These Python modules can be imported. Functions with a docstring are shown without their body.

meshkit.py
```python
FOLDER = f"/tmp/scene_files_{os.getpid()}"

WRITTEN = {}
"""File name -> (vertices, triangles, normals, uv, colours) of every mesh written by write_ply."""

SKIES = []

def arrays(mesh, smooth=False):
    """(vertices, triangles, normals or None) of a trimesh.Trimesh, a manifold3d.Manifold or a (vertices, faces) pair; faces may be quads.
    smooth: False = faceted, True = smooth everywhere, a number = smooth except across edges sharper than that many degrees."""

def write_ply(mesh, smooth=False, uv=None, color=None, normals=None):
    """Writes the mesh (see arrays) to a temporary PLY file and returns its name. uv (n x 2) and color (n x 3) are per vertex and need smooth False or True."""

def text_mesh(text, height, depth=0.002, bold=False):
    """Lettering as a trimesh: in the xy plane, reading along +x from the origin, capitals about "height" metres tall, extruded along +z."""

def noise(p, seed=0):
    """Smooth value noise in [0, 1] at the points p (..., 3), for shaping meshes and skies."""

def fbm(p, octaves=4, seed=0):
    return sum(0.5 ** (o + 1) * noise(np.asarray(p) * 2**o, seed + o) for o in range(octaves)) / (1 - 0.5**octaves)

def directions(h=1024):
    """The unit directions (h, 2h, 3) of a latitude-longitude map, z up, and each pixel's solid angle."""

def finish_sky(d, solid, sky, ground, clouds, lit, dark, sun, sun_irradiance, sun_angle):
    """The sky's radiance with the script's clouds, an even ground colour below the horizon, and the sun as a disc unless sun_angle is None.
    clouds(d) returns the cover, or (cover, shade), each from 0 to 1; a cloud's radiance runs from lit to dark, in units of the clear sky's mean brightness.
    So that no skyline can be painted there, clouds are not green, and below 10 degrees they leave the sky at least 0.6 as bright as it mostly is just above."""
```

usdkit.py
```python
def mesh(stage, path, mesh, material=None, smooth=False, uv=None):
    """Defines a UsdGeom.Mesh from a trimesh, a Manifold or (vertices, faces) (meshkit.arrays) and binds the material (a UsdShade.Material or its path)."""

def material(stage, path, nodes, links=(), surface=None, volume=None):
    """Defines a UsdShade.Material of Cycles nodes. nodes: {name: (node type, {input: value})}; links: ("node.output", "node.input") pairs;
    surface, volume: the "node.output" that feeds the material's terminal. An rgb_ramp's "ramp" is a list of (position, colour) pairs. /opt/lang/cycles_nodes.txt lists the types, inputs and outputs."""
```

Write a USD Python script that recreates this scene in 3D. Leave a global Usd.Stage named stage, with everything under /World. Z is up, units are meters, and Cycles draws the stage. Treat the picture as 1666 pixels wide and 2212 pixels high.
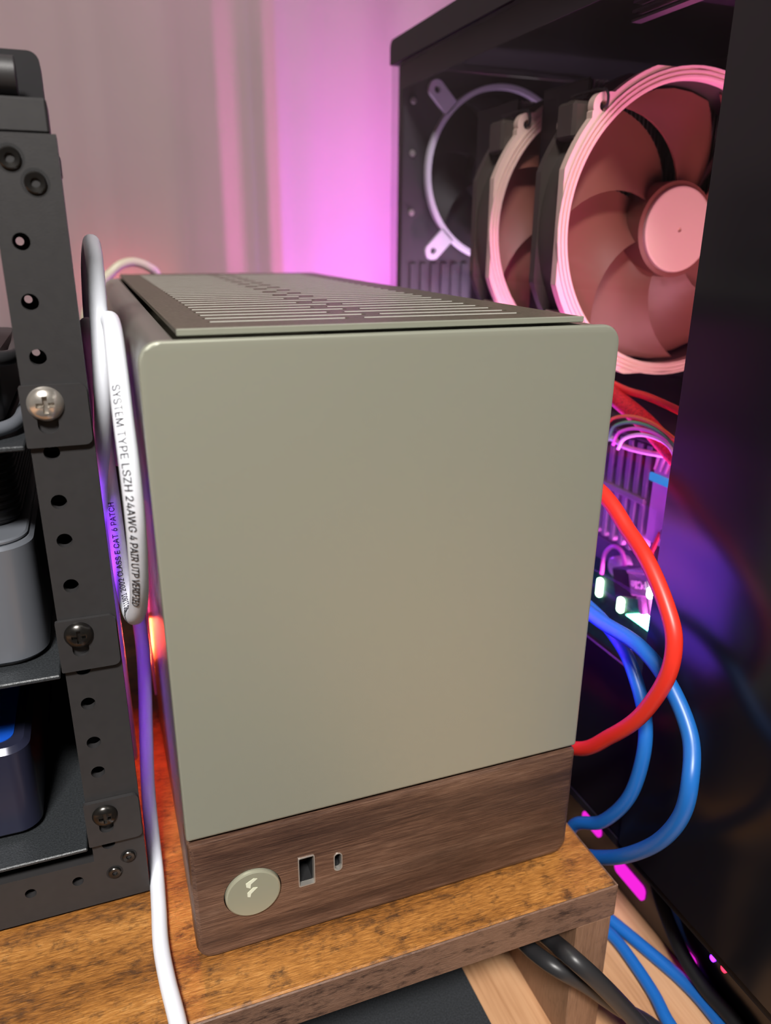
import math, random
import numpy as np
import trimesh, shapely, manifold3d
from shapely.geometry import Polygon, Point, box as sbox
from shapely import affinity
import usdkit, meshkit
from pxr import Usd, UsdGeom, UsdLux, Gf, Sdf, UsdShade

random.seed(7)
stage = Usd.Stage.CreateInMemory()
UsdGeom.SetStageUpAxis(stage, UsdGeom.Tokens.z)
UsdGeom.SetStageMetersPerUnit(stage, 1.0)
UsdGeom.Xform.Define(stage, '/World')
UsdGeom.Scope.Define(stage, '/World/Looks')

# ------------------------------------------------------------------ camera, sky, main light, exposure
CAM = (-0.0871, -0.2136, 0.2454)
cam = UsdGeom.Camera.Define(stage, '/World/camera')
right, up, fwd = (0.9359, -0.3523, 0.0072), (0.1127, 0.3187, 0.9411), (0.3338, 0.8799, -0.3380)
cam.AddTransformOp().Set(Gf.Matrix4d(*right, 0, *up, 0, *(-c for c in fwd), 0, *CAM, 1))
FOC = 6.9
cam.CreateFocalLengthAttr(FOC)
cam.CreateHorizontalApertureAttr(FOC * 1666 / 1652.8)
cam.CreateVerticalApertureAttr(FOC * 2212 / 1652.8)
cam.CreateFStopAttr(2.5)
cam.CreateFocusDistanceAttr(0.275)
cam.CreateClippingRangeAttr(Gf.Vec2f(0.01, 50))
cam.CreateExposureAttr(0.0)

dome = UsdLux.DomeLight.Define(stage, '/World/ambient_sky')
dome.CreateIntensityAttr(0.02)
dome.CreateColorAttr(Gf.Vec3f(1.0, 0.95, 0.9))

LOOKS = '/World/Looks/'
DESK = -0.0840


def aim(prim, pos, direction, upv=(0, 0, 1)):
    """orient a light so that its -z axis points along direction"""
    d = np.array(direction, float); d /= np.linalg.norm(d)
    x = np.cross(d, upv)
    if np.linalg.norm(x) < 1e-6: x = np.cross(d, (0, 1, 0))
    x /= np.linalg.norm(x); y = np.cross(x, d)
    UsdGeom.Xformable(prim).AddTransformOp().Set(Gf.Matrix4d(*map(float, x), 0, *map(float, y), 0, *map(float, -d), 0, *map(float, pos), 1))


def rect_light(path, pos, direction, w, h, color, intensity):
    l = UsdLux.RectLight.Define(stage, path)
    l.CreateWidthAttr(w); l.CreateHeightAttr(h); l.CreateColorAttr(Gf.Vec3f(*color)); l.CreateIntensityAttr(intensity)
    aim(l.GetPrim(), pos, direction)
    return l


LAMP = 1.0
# ------------------------------------------------------------------ materials
def srgb(r, g, b):
    f = lambda c: (c / 255 / 12.92 if c / 255 <= 0.04045 else ((c / 255 + 0.055) / 1.055) ** 2.4)
    return (f(r), f(g), f(b))


def pbr(name, color, rough=0.5, metal=0.0, var=0.0, scale=60.0, bump=0.0, bscale=400.0, bdist=0.0003, spec=0.5, stretch=(1, 1, 1), **extra):
    nodes = {'p': ('principled_bsdf', {'base_color': color, 'roughness': rough, 'metallic': metal, 'specular_ior_level': spec, **extra})}
    links = []
    if var or bump:
        nodes['g'] = ('texture_coordinate', {})
        nodes['m'] = ('mapping', {'scale': stretch}); links.append(('g.object', 'm.vector'))
    if var:
        nodes['n'] = ('noise_texture', {'scale': scale, 'detail': 4.0})
        nodes['r'] = ('rgb_ramp', {'ramp': [(0.3, tuple(c * (1 - var) for c in color)), (0.7, tuple(min(1, c * (1 + var)) for c in color))]})
        links += [('m.vector', 'n.vector'), ('n.fac', 'r.fac'), ('r.color', 'p.base_color')]
    if bump:
        nodes['bn'] = ('noise_texture', {'scale': bscale, 'detail': 2.0})
        nodes['b'] = ('bump', {'strength': bump, 'distance': bdist})
        links += [('m.vector', 'bn.vector'), ('bn.fac', 'b.height'), ('b.normal', 'p.normal')]
    return usdkit.material(stage, LOOKS + name, nodes, links, surface='p.BSDF')


def emit(name, color, strength):
    return usdkit.material(stage, LOOKS + name, {'e': ('emission', {'color': color, 'strength': strength})}, surface='e.emission')


def wood(name, ramp, axis='x', grain=900.0, along=40.0, mott=25.0, mottcol=None, mottpos=(0.5, 0.7), rough=0.45, bump=0.25, bdist=0.0002, spec=0.5, mstretch=(1, 1, 1)):
    s = {'x': (along, grain, grain), 'y': (grain, along, grain), 'z': (grain, grain, along)}[axis]
    b = {'x': (6, 60, 60), 'y': (60, 6, 60), 'z': (60, 60, 6)}[axis]
    nodes = {
        'g': ('texture_coordinate', {}),
        'm1': ('mapping', {'scale': s}), 'n1': ('noise_texture', {'scale': 1.0, 'detail': 4.0, 'roughness': 0.65}),
        'm2': ('mapping', {'scale': b}), 'n2': ('noise_texture', {'scale': 1.0, 'detail': 3.0, 'distortion': 0.6}),
        'mx': ('mix_float', {'fac': 0.45}),
        'r': ('rgb_ramp', {'ramp': ramp}),
        'm3': ('mapping', {'scale': mstretch}), 'n3': ('noise_texture', {'scale': mott, 'detail': 8.0, 'roughness': 0.72}),
        'r3': ('rgb_ramp', {'ramp': [(mottpos[0], (0, 0, 0)), (mottpos[1], (1, 1, 1))]}),
        'sp': ('separate_color', {}),
        'mc': ('mix', {'color2': mottcol or (0, 0, 0)}),
        'b': ('bump', {'strength': bump, 'distance': bdist}),
        'p': ('principled_bsdf', {'roughness': rough, 'specular_ior_level': spec})}
    links = [('g.object', 'm1.vector'), ('m1.vector', 'n1.vector'), ('g.object', 'm2.vector'), ('m2.vector', 'n2.vector'),
             ('n1.fac', 'mx.a'), ('n2.fac', 'mx.b'), ('mx.result', 'r.fac'), ('n1.fac', 'b.height'), ('b.normal', 'p.normal')]
    if mottcol:
        links += [('g.object', 'm3.vector'), ('m3.vector', 'n3.vector'), ('n3.fac', 'r3.fac'), ('r3.color', 'sp.color'), ('sp.r', 'mc.fac'), ('r.color', 'mc.color1'), ('mc.color', 'p.base_color')]
    else:
        for k in ('m3', 'n3', 'r3', 'sp', 'mc'): nodes.pop(k)
        links += [('r.color', 'p.base_color')]
    return usdkit.material(stage, LOOKS + name, nodes, links, surface='p.BSDF')


M = {}
M['wall'] = pbr('wall_paint', srgb(140, 121, 124), 0.75, var=0.03, scale=8)
M['room'] = pbr('room_paint', srgb(84, 78, 72), 0.8)
M['floor'] = pbr('floor_carpet', srgb(120, 105, 90), 0.9, var=0.2, scale=80)
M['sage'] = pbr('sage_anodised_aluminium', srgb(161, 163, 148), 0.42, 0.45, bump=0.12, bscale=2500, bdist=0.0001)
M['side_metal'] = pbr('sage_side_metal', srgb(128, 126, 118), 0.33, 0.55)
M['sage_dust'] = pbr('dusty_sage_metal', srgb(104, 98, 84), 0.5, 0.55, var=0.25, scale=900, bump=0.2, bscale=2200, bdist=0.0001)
M['chassis'] = pbr('dark_chassis_steel', (0.02, 0.02, 0.02), 0.6, 0.3)
M['button'] = pbr('sage_button', srgb(166, 166, 145), 0.33, 0.35)
M['lit_cut_edge'] = pbr('bare_lit_edge', srgb(196, 194, 184), 0.4, 0.2)  # bare metal, painted paler for light caught on the slot walls
M['logo'] = pbr('bright_logo_inlay', srgb(225, 228, 205), 0.35, 0.1)
M['walnut'] = wood('walnut', [(0.34, srgb(46, 31, 26)), (0.45, srgb(80, 56, 45)), (0.55, srgb(108, 80, 64)), (0.68, srgb(140, 110, 92))], 'x', 2600, 90, 9, srgb(46, 33, 30), (0.44, 0.66), 0.34, 0.35, mstretch=(0.4, 1, 2.5))
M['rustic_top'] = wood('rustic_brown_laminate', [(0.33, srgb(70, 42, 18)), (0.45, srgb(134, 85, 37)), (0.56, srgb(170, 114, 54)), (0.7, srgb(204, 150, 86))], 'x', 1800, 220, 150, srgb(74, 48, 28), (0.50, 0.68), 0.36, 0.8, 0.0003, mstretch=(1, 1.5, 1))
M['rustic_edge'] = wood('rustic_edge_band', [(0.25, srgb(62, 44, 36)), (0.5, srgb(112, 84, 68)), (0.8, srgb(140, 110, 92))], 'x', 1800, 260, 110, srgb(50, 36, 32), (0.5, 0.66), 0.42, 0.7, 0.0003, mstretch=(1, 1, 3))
M['rustic_leg'] = wood('rustic_leg_laminate', [(0.25, srgb(84, 60, 46)), (0.5, srgb(128, 96, 74)), (0.8, srgb(156, 122, 98))], 'z', 1500, 120, 70, srgb(64, 46, 38), (0.55, 0.75), 0.45, 0.4)
M['oak'] = wood('oak_desk', [(0.25, srgb(150, 104, 70)), (0.5, srgb(192, 146, 108)), (0.8, srgb(214, 172, 134))], 'y', 500, 14, rough=0.45, bump=0.15)
M['steel'] = pbr('black_powder_coat', srgb(47, 46, 47), 0.5, 0.1, var=0.06, scale=300, bump=0.3, bscale=2600, bdist=0.0001)
M['steel_rough'] = pbr('speckled_black_coat', srgb(50, 53, 56), 0.42, 0.2, var=0.35, scale=1500, bump=0.8, bscale=1600, bdist=0.0002)
M['black'] = pbr('black_plastic', (0.018, 0.017, 0.018), 0.45)
M['blackdeep'] = pbr('matt_black', (0.008, 0.008, 0.009), 0.7)
M['screw_silver'] = pbr('nickel_screw', srgb(225, 218, 208), 0.24, 0.85)
M['screw_black'] = pbr('black_screw', srgb(70, 68, 66), 0.25, 0.9)
M['grey_dev'] = pbr('grey_device_shell', srgb(112, 116, 124), 0.35, 0.3)
M['navy_dev'] = pbr('navy_device_shell', srgb(40, 42, 62), 0.3, 0.2)
M['blue_label'] = pbr('blue_label', srgb(20, 80, 190), 0.4)
M['white_cable'] = pbr('white_cable_jacket', srgb(228, 232, 241), 0.35)
M['beige_cable'] = pbr('beige_cable_jacket', srgb(188, 180, 158), 0.45)
M['red_cable'] = pbr('red_cable_jacket', srgb(222, 48, 34), 0.4)
M['blue_cable'] = pbr('blue_cable_jacket', srgb(26, 98, 176), 0.38)
M['black_cable'] = pbr('black_cable_jacket', srgb(40, 40, 42), 0.4)
M['ink'] = pbr('cable_print_ink', (0.02, 0.02, 0.025), 0.6)
M['metal'] = pbr('bright_steel', srgb(225, 220, 212), 0.32, 0.8)
M['mat'] = pbr('black_felt', srgb(38, 41, 45), 0.95, var=0.5, scale=1400, bump=0.8, bscale=1200, bdist=0.0004)
M['gloss_black'] = pbr('glossy_black_panel', (0.006, 0.006, 0.008), 0.22, 0.0, bump=0.04, bscale=900, bdist=0.0001)
M['case_black'] = pbr('case_black_steel', (0.010, 0.009, 0.011), 0.5, spec=0.3)
M['inner_black'] = pbr('case_inner_black', (0.03, 0.027, 0.032), 0.55)
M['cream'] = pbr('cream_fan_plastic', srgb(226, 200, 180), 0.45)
M['fan_dark'] = pbr('dark_fan_sleeve', srgb(66, 60, 52), 0.4)  # cream frame darkened in colour for its dark reflection
M['brown'] = pbr('brown_fan_blade', srgb(122, 74, 60), 0.4)
M['pale_fan'] = pbr('pale_grey_fan_plastic', srgb(200, 196, 205), 0.45)
M['fin'] = pbr('aluminium_fin', srgb(150, 148, 148), 0.35, 0.9)
M['gpu_grey'] = pbr('grey_card_shroud', srgb(120, 116, 126), 0.4, 0.4)
M['gpu_pale'] = pbr('pale_card_shroud', srgb(176, 160, 190), 0.35, 0.2)
M['braid'] = pbr('red_braided_sleeve', srgb(190, 30, 34), 0.6, var=0.5, scale=900, bump=0.8, bscale=900)
M['pcb'] = pbr('green_circuit_board', srgb(10, 60, 44), 0.4, var=0.5, scale=300)
M['print_white'] = pbr('white_print', srgb(225, 215, 225), 0.5)
M['dark_conn'] = pbr('grey_connector', srgb(120, 116, 126), 0.45)
M['led_green'] = emit('green_led', (0.16, 1.0, 0.55), 22.0)
M['led_white'] = emit('pale_green_led', (0.55, 1.0, 0.6), 14.0)
M['glint_magenta'] = emit('magenta_glint', (0.95, 0.02, 0.75), 1.0)
M['glint_red'] = emit('red_glint', (1.0, 0.03, 0.08), 3.0)
M['glint_violet'] = emit('violet_glint', (0.2, 0.02, 1.0), 6.0)
M['led_blue'] = emit('blue_led', (0.05, 0.35, 1.0), 0.9)
M['diffuser'] = emit('lamp_diffuser', (1.0, 0.85, 0.68), 4.0)
M['glass'] = usdkit.material(stage, LOOKS + 'tinted_glass', {
    'f': ('fresnel', {'IOR': 1.17}), 'ge': ('geometry', {}), 'iv': ('math', {'math_type': 'subtract', 'value1': 1.0}), 'mu': ('math', {'math_type': 'multiply'}), 't': ('transparent_bsdf', {'color': (0.86, 0.85, 0.87)}), 'gl': ('glossy_bsdf', {'color': (1, 1, 1), 'roughness': 0.0}),
    'mx': ('mix_closure', {})}, [('ge.backfacing', 'iv.value2'), ('iv.value', 'mu.value1'), ('f.fac', 'mu.value2'), ('mu.value', 'mx.fac'), ('t.BSDF', 'mx.closure1'), ('gl.BSDF', 'mx.closure2')], surface='mx.closure')

# ------------------------------------------------------------------ scene helpers
USED = {}
ORIGIN = {}


def numbered(parent, name):
    k = f'{parent}/{name}'
    n = USED.get(k, 0); USED[k] = n + 1
    return k if n == 0 else f'{k}_{n:03d}'


def tag(prim, label=None, cat=None, group=None, kind=None):
    for k, v in (('label', label), ('category', cat), ('group', group), ('kind', kind)):
        if v: prim.SetCustomDataByKey(k, v)
    return prim


def thing(name, label, cat, loc=(0, 0, 0), group=None):
    path = numbered('/World', name)
    x = UsdGeom.Xform.Define(stage, path)
    x.AddTranslateOp().Set(Gf.Vec3d(*map(float, loc)))
    ORIGIN[path] = np.array(loc, float)
    tag(x.GetPrim(), label, cat, group)
    return path


def part(parent, name, mesh, m, label=None, smooth=30, kind=None):
    """a mesh given in world coordinates, defined under a thing or a part"""
    path = numbered(parent, name)
    root = '/'.join(path.split('/')[:3])
    v, f, _ = meshkit.arrays(mesh)
    p = usdkit.mesh(stage, path, (v - ORIGIN.get(root, 0), f), M[m] if isinstance(m, str) else m, smooth)
    tag(p.GetPrim(), label, None, None, kind)
    return path


def solo(name, mesh, m, label, cat, group=None, smooth=30):
    path = numbered('/World', name)
    p = usdkit.mesh(stage, path, mesh, M[m], smooth)
    tag(p.GetPrim(), label, cat, group)
    return path


def struct(name, mesh, m):
    p = usdkit.mesh(stage, '/World/' + name, mesh, M[m], False)
    tag(p.GetPrim(), kind='structure')


# ------------------------------------------------------------------ shape helpers
def tri(mf):
    m = mf.to_mesh()
    return trimesh.Trimesh(m.vert_properties[:, :3], m.tri_verts, process=False)


def man(tm):
    return manifold3d.Manifold(manifold3d.Mesh(np.asarray(tm.vertices, np.float32), np.asarray(tm.faces, np.uint32)))


def cbox(x0, x1, y0, y1, z0, z1, c=0.0):
    """box with chamfered edges"""
    if c <= 0:
        m = trimesh.creation.box((x1 - x0, y1 - y0, z1 - z0)); m.apply_translation(((x0 + x1) / 2, (y0 + y1) / 2, (z0 + z1) / 2)); return m
    c = min(c, (x1 - x0) / 2.01, (y1 - y0) / 2.01, (z1 - z0) / 2.01)
    P = []
    for a in range(3):
        for sx in (0, 1):
            for sy in (0, 1):
                for sz in (0, 1):
                    q = [(x0, x1)[sx], (y0, y1)[sy], (z0, z1)[sz]]; s = [1 - 2 * sx, 1 - 2 * sy, 1 - 2 * sz]
                    P.append([q[k] + (0 if k == a else c * s[k]) for k in range(3)])
    return tri(manifold3d.Manifold.hull_points(np.array(P)))


def rrect(x0, x1, z0, z1, r, n=8):
    """rounded rectangle polygon; r: one radius or (bl, br, tr, tl)"""
    r = (r,) * 4 if np.ndim(r) == 0 else r
    P = []
    for (cx, cz, a0), rad in zip(((x0, z0, 180), (x1, z0, 270), (x1, z1, 0), (x0, z1, 90)), r):
        sx, sz = (1 if cx == x0 else -1), (1 if cz == z0 else -1)
        for a in np.radians(np.linspace(a0, a0 + 90, n)):
            P.append((cx + sx * rad + rad * math.cos(a), cz + sz * rad + rad * math.sin(a)))
    return Polygon(P).buffer(0)


def ext_y(poly, y0, y1):
    """extrude a polygon of the xz plane from y0 to y1"""
    m = extrude(poly, y1 - y0)
    v = m.vertices.copy(); m.vertices = np.stack([v[:, 0], y1 - v[:, 2], v[:, 1]], 1)
    return m


def extrude(poly, h):
    """a polygon (with holes) as a prism of height h"""
    rings = [r for g in getattr(poly, 'geoms', [poly]) for r in (g.exterior, *g.interiors)]
    cs = manifold3d.CrossSection([np.array(r.coords)[:-1] for r in rings], manifold3d.FillRule.EvenOdd)
    return tri(manifold3d.Manifold.extrude(cs, h))


def ext_z(poly, z0, z1):
    m = extrude(poly, z1 - z0); m.apply_translation((0, 0, z0)); return m


def ext_x(poly, x0, x1):
    """extrude a polygon of the yz plane along x"""
    m = extrude(poly, x1 - x0)
    v = m.vertices.copy(); m.vertices = np.stack([x0 + v[:, 2], v[:, 0], v[:, 1]], 1); return m


def plate_y(poly, y0, y1, b):
    """convex polygon in xz as a slab y0..y1 (y0 the visible face) with the visible edge bevelled by b"""
    P = []
    for q, y in ((poly.buffer(-b), y0), (poly, y0 + b), (poly, y1)):
        c = np.array(q.exterior.coords); P.append(np.stack([c[:, 0], np.full(len(c), y), c[:, 1]], 1))
    mid = poly.buffer(-b * 0.3); c = np.array(mid.exterior.coords); P.append(np.stack([c[:, 0], np.full(len(c), y0 + 0.3 * b), c[:, 1]], 1))
    return tri(manifold3d.Manifold.hull_points(np.vstack(P)))


def cyl(p0, p1, r, n=24):
    return trimesh.creation.cylinder(r, segment=[p0, p1], sections=n)


def lathe(profile, center, axis='y', n=48):
    """profile of (radius, along) pairs turned round an axis through center"""
    m = trimesh.creation.revolve(np.array(profile, float), sections=n)
    v = m.vertices
    if axis == 'y': v = np.stack([v[:, 0], v[:, 2], -v[:, 1]], 1)
    elif axis == 'x': v = np.stack([v[:, 2], v[:, 0], v[:, 1]], 1)
    m.vertices = v + np.array(center); m.fix_normals(); return m


def spline(P, n=16):
    P = np.array(P, float); Q = np.vstack([2 * P[0] - P[1], P, 2 * P[-1] - P[-2]]); out = []
    for i in range(1, len(Q) - 2):
        a, b, c, d = Q[i - 1:i + 3]
        for t in np.linspace(0, 1, n, endpoint=False):
            out.append(0.5 * (2 * b + (c - a) * t + (2 * a - 5 * b + 4 * c - d) * t * t + (3 * b - a - 3 * c + d) * t ** 3))
    out.append(P[-1]); return np.array(out)


def frames(C):
    T = np.gradient(C, axis=0); T /= np.linalg.norm(T, axis=1, keepdims=True)
    n = np.cross(T[0], (0.3, 0.9, 0.2)); n /= np.linalg.norm(n); N = [n]
    for i in range(1, len(C)):
        v = N[-1] - T[i] * (N[-1] @ T[i]); N.append(v / np.linalg.norm(v))
    N = np.array(N); return T, N, np.cross(T, N)


def tube(P, r, seg=14, n=14, smooth=True):
    C = spline(P, n) if smooth else np.array(P, float)
    T, N, B = frames(C)
    a = np.linspace(0, 2 * np.pi, seg, endpoint=False)
    rr = np.full(len(C), r) if np.ndim(r) == 0 else np.interp(np.linspace(0, 1, len(C)), np.linspace(0, 1, len(r)), r)
    V = (C[:, None] + rr[:, None, None] * (np.cos(a)[None, :, None] * N[:, None] + np.sin(a)[None, :, None] * B[:, None])).reshape(-1, 3)
    F = []
    for i in range(len(C) - 1):
        for j in range(seg):
            k = (j + 1) % seg
            F += [(i * seg + j, (i + 1) * seg + j, (i + 1) * seg + k), (i * seg + j, (i + 1) * seg + k, i * seg + k)]
    a0, a1 = len(V), len(V) + 1
    V = np.vstack([V, C[0], C[-1]])
    for j in range(seg):
        k = (j + 1) % seg
        F += [(a0, j, k), (a1, (len(C) - 1) * seg + k, (len(C) - 1) * seg + j)]
    m = trimesh.Trimesh(V, F, process=False)
    if m.volume < 0: m.invert()
    return m


def cat(*ms): return trimesh.util.concatenate(list(ms))


def arc(C, q):
    L = np.concatenate([[0], np.cumsum(np.linalg.norm(np.diff(C, axis=0), axis=1))])
    return float(L[np.linalg.norm(C - np.array(q), axis=1).argmin()])


def cable_text(C, r, text, height, face, start, flip=False):
    """lettering printed along the polyline C (dense), on the side that looks towards the point face"""
    t = meshkit.text_mesh(text, height, 0.0001)
    t = t.subdivide_to_size(height * 0.9)
    L = np.concatenate([[0], np.cumsum(np.linalg.norm(np.diff(C, axis=0), axis=1))])
    T = np.gradient(C, axis=0); T /= np.linalg.norm(T, axis=1, keepdims=True)
    v = t.vertices
    s = start + v[:, 0]
    pos = np.stack([np.interp(s, L, C[:, k]) for k in range(3)], 1); tan = np.stack([np.interp(s, L, T[:, k]) for k in range(3)], 1)
    tan /= np.linalg.norm(tan, axis=1, keepdims=True)
    d = np.array(face) - pos; d -= tan * (d * tan).sum(1)[:, None]; d /= np.linalg.norm(d, axis=1, keepdims=True)
    w = np.cross(d, tan)
    off = flip[1] if flip else 0.0
    ang = (v[:, 1] - height / 2) / r + off
    P = pos + (r + 0.00007 + v[:, 2]) [:, None] * (np.cos(ang)[:, None] * d + np.sin(ang)[:, None] * w)
    return trimesh.Trimesh(P, t.faces, process=False)


# ------------------------------------------------------------------ the room
struct('floor', cbox(-1.5, 1.7, -2.2, 0.6, -0.86, -0.84), 'floor')
struct('ceiling', cbox(-1.5, 1.7, -2.2, 0.6, 1.35, 1.37), 'room')
struct('wall_left', cbox(-1.52, -1.5, -2.2, 0.6, -0.84, 1.35), 'room')
struct('wall_right', cbox(1.7, 1.72, -2.2, 0.6, -0.84, 1.35), 'room')
struct('wall_front', cbox(-1.5, 1.7, -2.22, -2.2, -0.84, 1.35), 'room')
# back wall: shallow uneven upright flutes, added to break the side light into streaks
xs = np.linspace(-1.5, 1.7, 1600)
prof = 0.55 + 0.010 * (meshkit.fbm(np.stack([xs * 14, 0 * xs, 0 * xs], 1), 3, 5) - 0.5) * 2
V, Fq = [], []
for x, y in zip(xs, prof): V += [(x, y, -0.84), (x, y, 1.35), (x, 0.60, -0.84), (x, 0.60, 1.35)]
for i in range(len(xs) - 1):
    a, b = 4 * i, 4 * i + 4
    Fq += [(a, b, b + 1, a + 1), (a + 2, a + 3, b + 3, b + 2), (a + 1, b + 1, b + 3, a + 3), (a, a + 2, b + 2, b)]
e = 4 * (len(xs) - 1); Fq += [(0, 1, 3, 2), (e, e + 2, e + 3, e + 1)]
p = usdkit.mesh(stage, '/World/wall_back', (np.array(V), np.array(Fq)), M['wall'], 40); tag(p.GetPrim(), kind='structure')

# ceiling lamp of the room
lp = thing('ceiling_light', 'square ceiling lamp panel above and in front of the desk', 'lamp', (-0.36, -0.85, 1.32))
part(lp, 'frame', cat(cbox(-0.68, -0.04, -1.17, -0.53, 1.335, 1.35), cbox(-0.68, -0.66, -1.17, -0.53, 1.31, 1.335), cbox(-0.06, -0.04, -1.17, -0.53, 1.31, 1.335)), 'room')
rect_light(lp + '/lamp_glow', (0, 0, 0.0), (0.2, 0.35, -1), 0.34, 0.34, (1.0, 0.965, 0.92), 205 * LAMP)

# ------------------------------------------------------------------ desk, mat, riser
dk = thing('desk', 'light oak desk carrying the riser, tower stand and loose cables', 'desk', (0.0, 0.0, -0.84))
part(dk, 'desktop', cbox(-0.95, 1.1, -0.60, 0.53, DESK - 0.03, DESK, 0.002), 'oak')
for lx in (-0.92, 1.0):
    for ly in (-0.55, 0.45):
        part(dk, 'leg', cbox(lx, lx + 0.06, ly, ly + 0.06, -0.84, DESK - 0.03, 0.003), 'case_black')
solo('desk_mat', ext_z(rrect(-0.42, 0.0435, -0.50, 0.16, 0.004), DESK, DESK + 0.004), 'mat', 'black speckled felt mat lying on the desk under the riser', 'mat')

rz = thing('monitor_riser', 'rustic brown wood riser carrying the small sage computer and the rack', 'riser', (-0.15, 0.0, DESK))
part(rz, 'top_board', cbox(-0.46, 0.0868, -0.0218, 0.420, -0.0165, 0.0, 0.0006), 'rustic_top')
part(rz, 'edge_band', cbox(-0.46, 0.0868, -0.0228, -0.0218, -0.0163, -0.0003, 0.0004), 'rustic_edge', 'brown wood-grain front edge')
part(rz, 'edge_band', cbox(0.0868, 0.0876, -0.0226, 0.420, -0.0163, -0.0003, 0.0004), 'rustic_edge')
part(rz, 'leg', cbox(0.0700, 0.0866, -0.0222, 0.418, DESK, -0.0165, 0.0006), 'rustic_leg')
part(rz, 'leg', cbox(-0.458, -0.441, -0.0222, 0.418, DESK, -0.0165, 0.0006), 'rustic_leg')

# ------------------------------------------------------------------ the small sage computer
Z0 = 0.0006
pc = thing('small_computer', 'sage green metal small computer with walnut base front on the riser', 'computer', (0, 0.17, 0))
fp = rrect(-0.0765, 0.0765, 0.0540, 0.2190, (0.0012, 0.0012, 0.0062, 0.0062), 10)
part(pc, 'front_panel', plate_y(fp, 0.0, 0.0026, 0.0008), 'sage', 'blank sage metal front panel')
outer = man(ext_y(rrect(-0.0762, 0.0762, 0.003, 0.2186, (0.003, 0.003, 0.0070, 0.0070), 10), 0.0028, 0.343))
cav = man(cbox(-0.0735, 0.0735, 0.0, 0.340, 0.006, 0.2165))
opening = man(cbox(-0.0664, 0.0650, 0.0031, 0.3365, 0.20, 0.23))
shell = outer - cav - opening
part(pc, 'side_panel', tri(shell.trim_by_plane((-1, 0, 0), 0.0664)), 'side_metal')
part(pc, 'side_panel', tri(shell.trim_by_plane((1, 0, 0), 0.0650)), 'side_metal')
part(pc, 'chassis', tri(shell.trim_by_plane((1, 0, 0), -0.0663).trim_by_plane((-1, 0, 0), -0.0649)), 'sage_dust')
part(pc, 'inner_tray', cat(cbox(-0.072, 0.072, 0.005, 0.339, 0.17, 0.174), cbox(-0.0735, 0.0735, 0.004, 0.0055, 0.04, 0.2166)), 'chassis', 'dark tray inside under the slotted lid')
# slotted lid
lid = sbox(-0.0656, 0.0040, 0.0638, 0.3350)
slots, edges = [], []
k, y = 0, 0.0195
while y < 0.318:
    d = 0.0085 * math.sin(k * math.pi / 2 + 0.4)
    c = (-0.0085, 0.0005)[k % 2]
    slots += [rrect(-0.0548, c - 0.0022, y, y + 0.0030, 0.0014, 4), rrect(c + 0.0022, 0.0508, y, y + 0.0030, 0.0014, 4)]
    edges += [(-0.0538, c - 0.0032, y + 0.0029), (c + 0.0032, 0.0498, y + 0.0029)]
    k += 1; y += 0.0103
lid = lid.difference(shapely.union_all(slots))
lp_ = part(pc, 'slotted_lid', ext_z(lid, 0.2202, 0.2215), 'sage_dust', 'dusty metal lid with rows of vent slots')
part(lp_, 'lid_lip', cbox(-0.0656, 0.0638, 0.0030, 0.0041, 0.2198, 0.2217, 0.0002), 'sage', 'bare sage front lip')
for a0, a1, yy in edges:
    part(lp_, 'slot_edge', cbox(a0, a1, yy, yy + 0.0004, 0.2202, 0.22153), 'lit_cut_edge')
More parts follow.
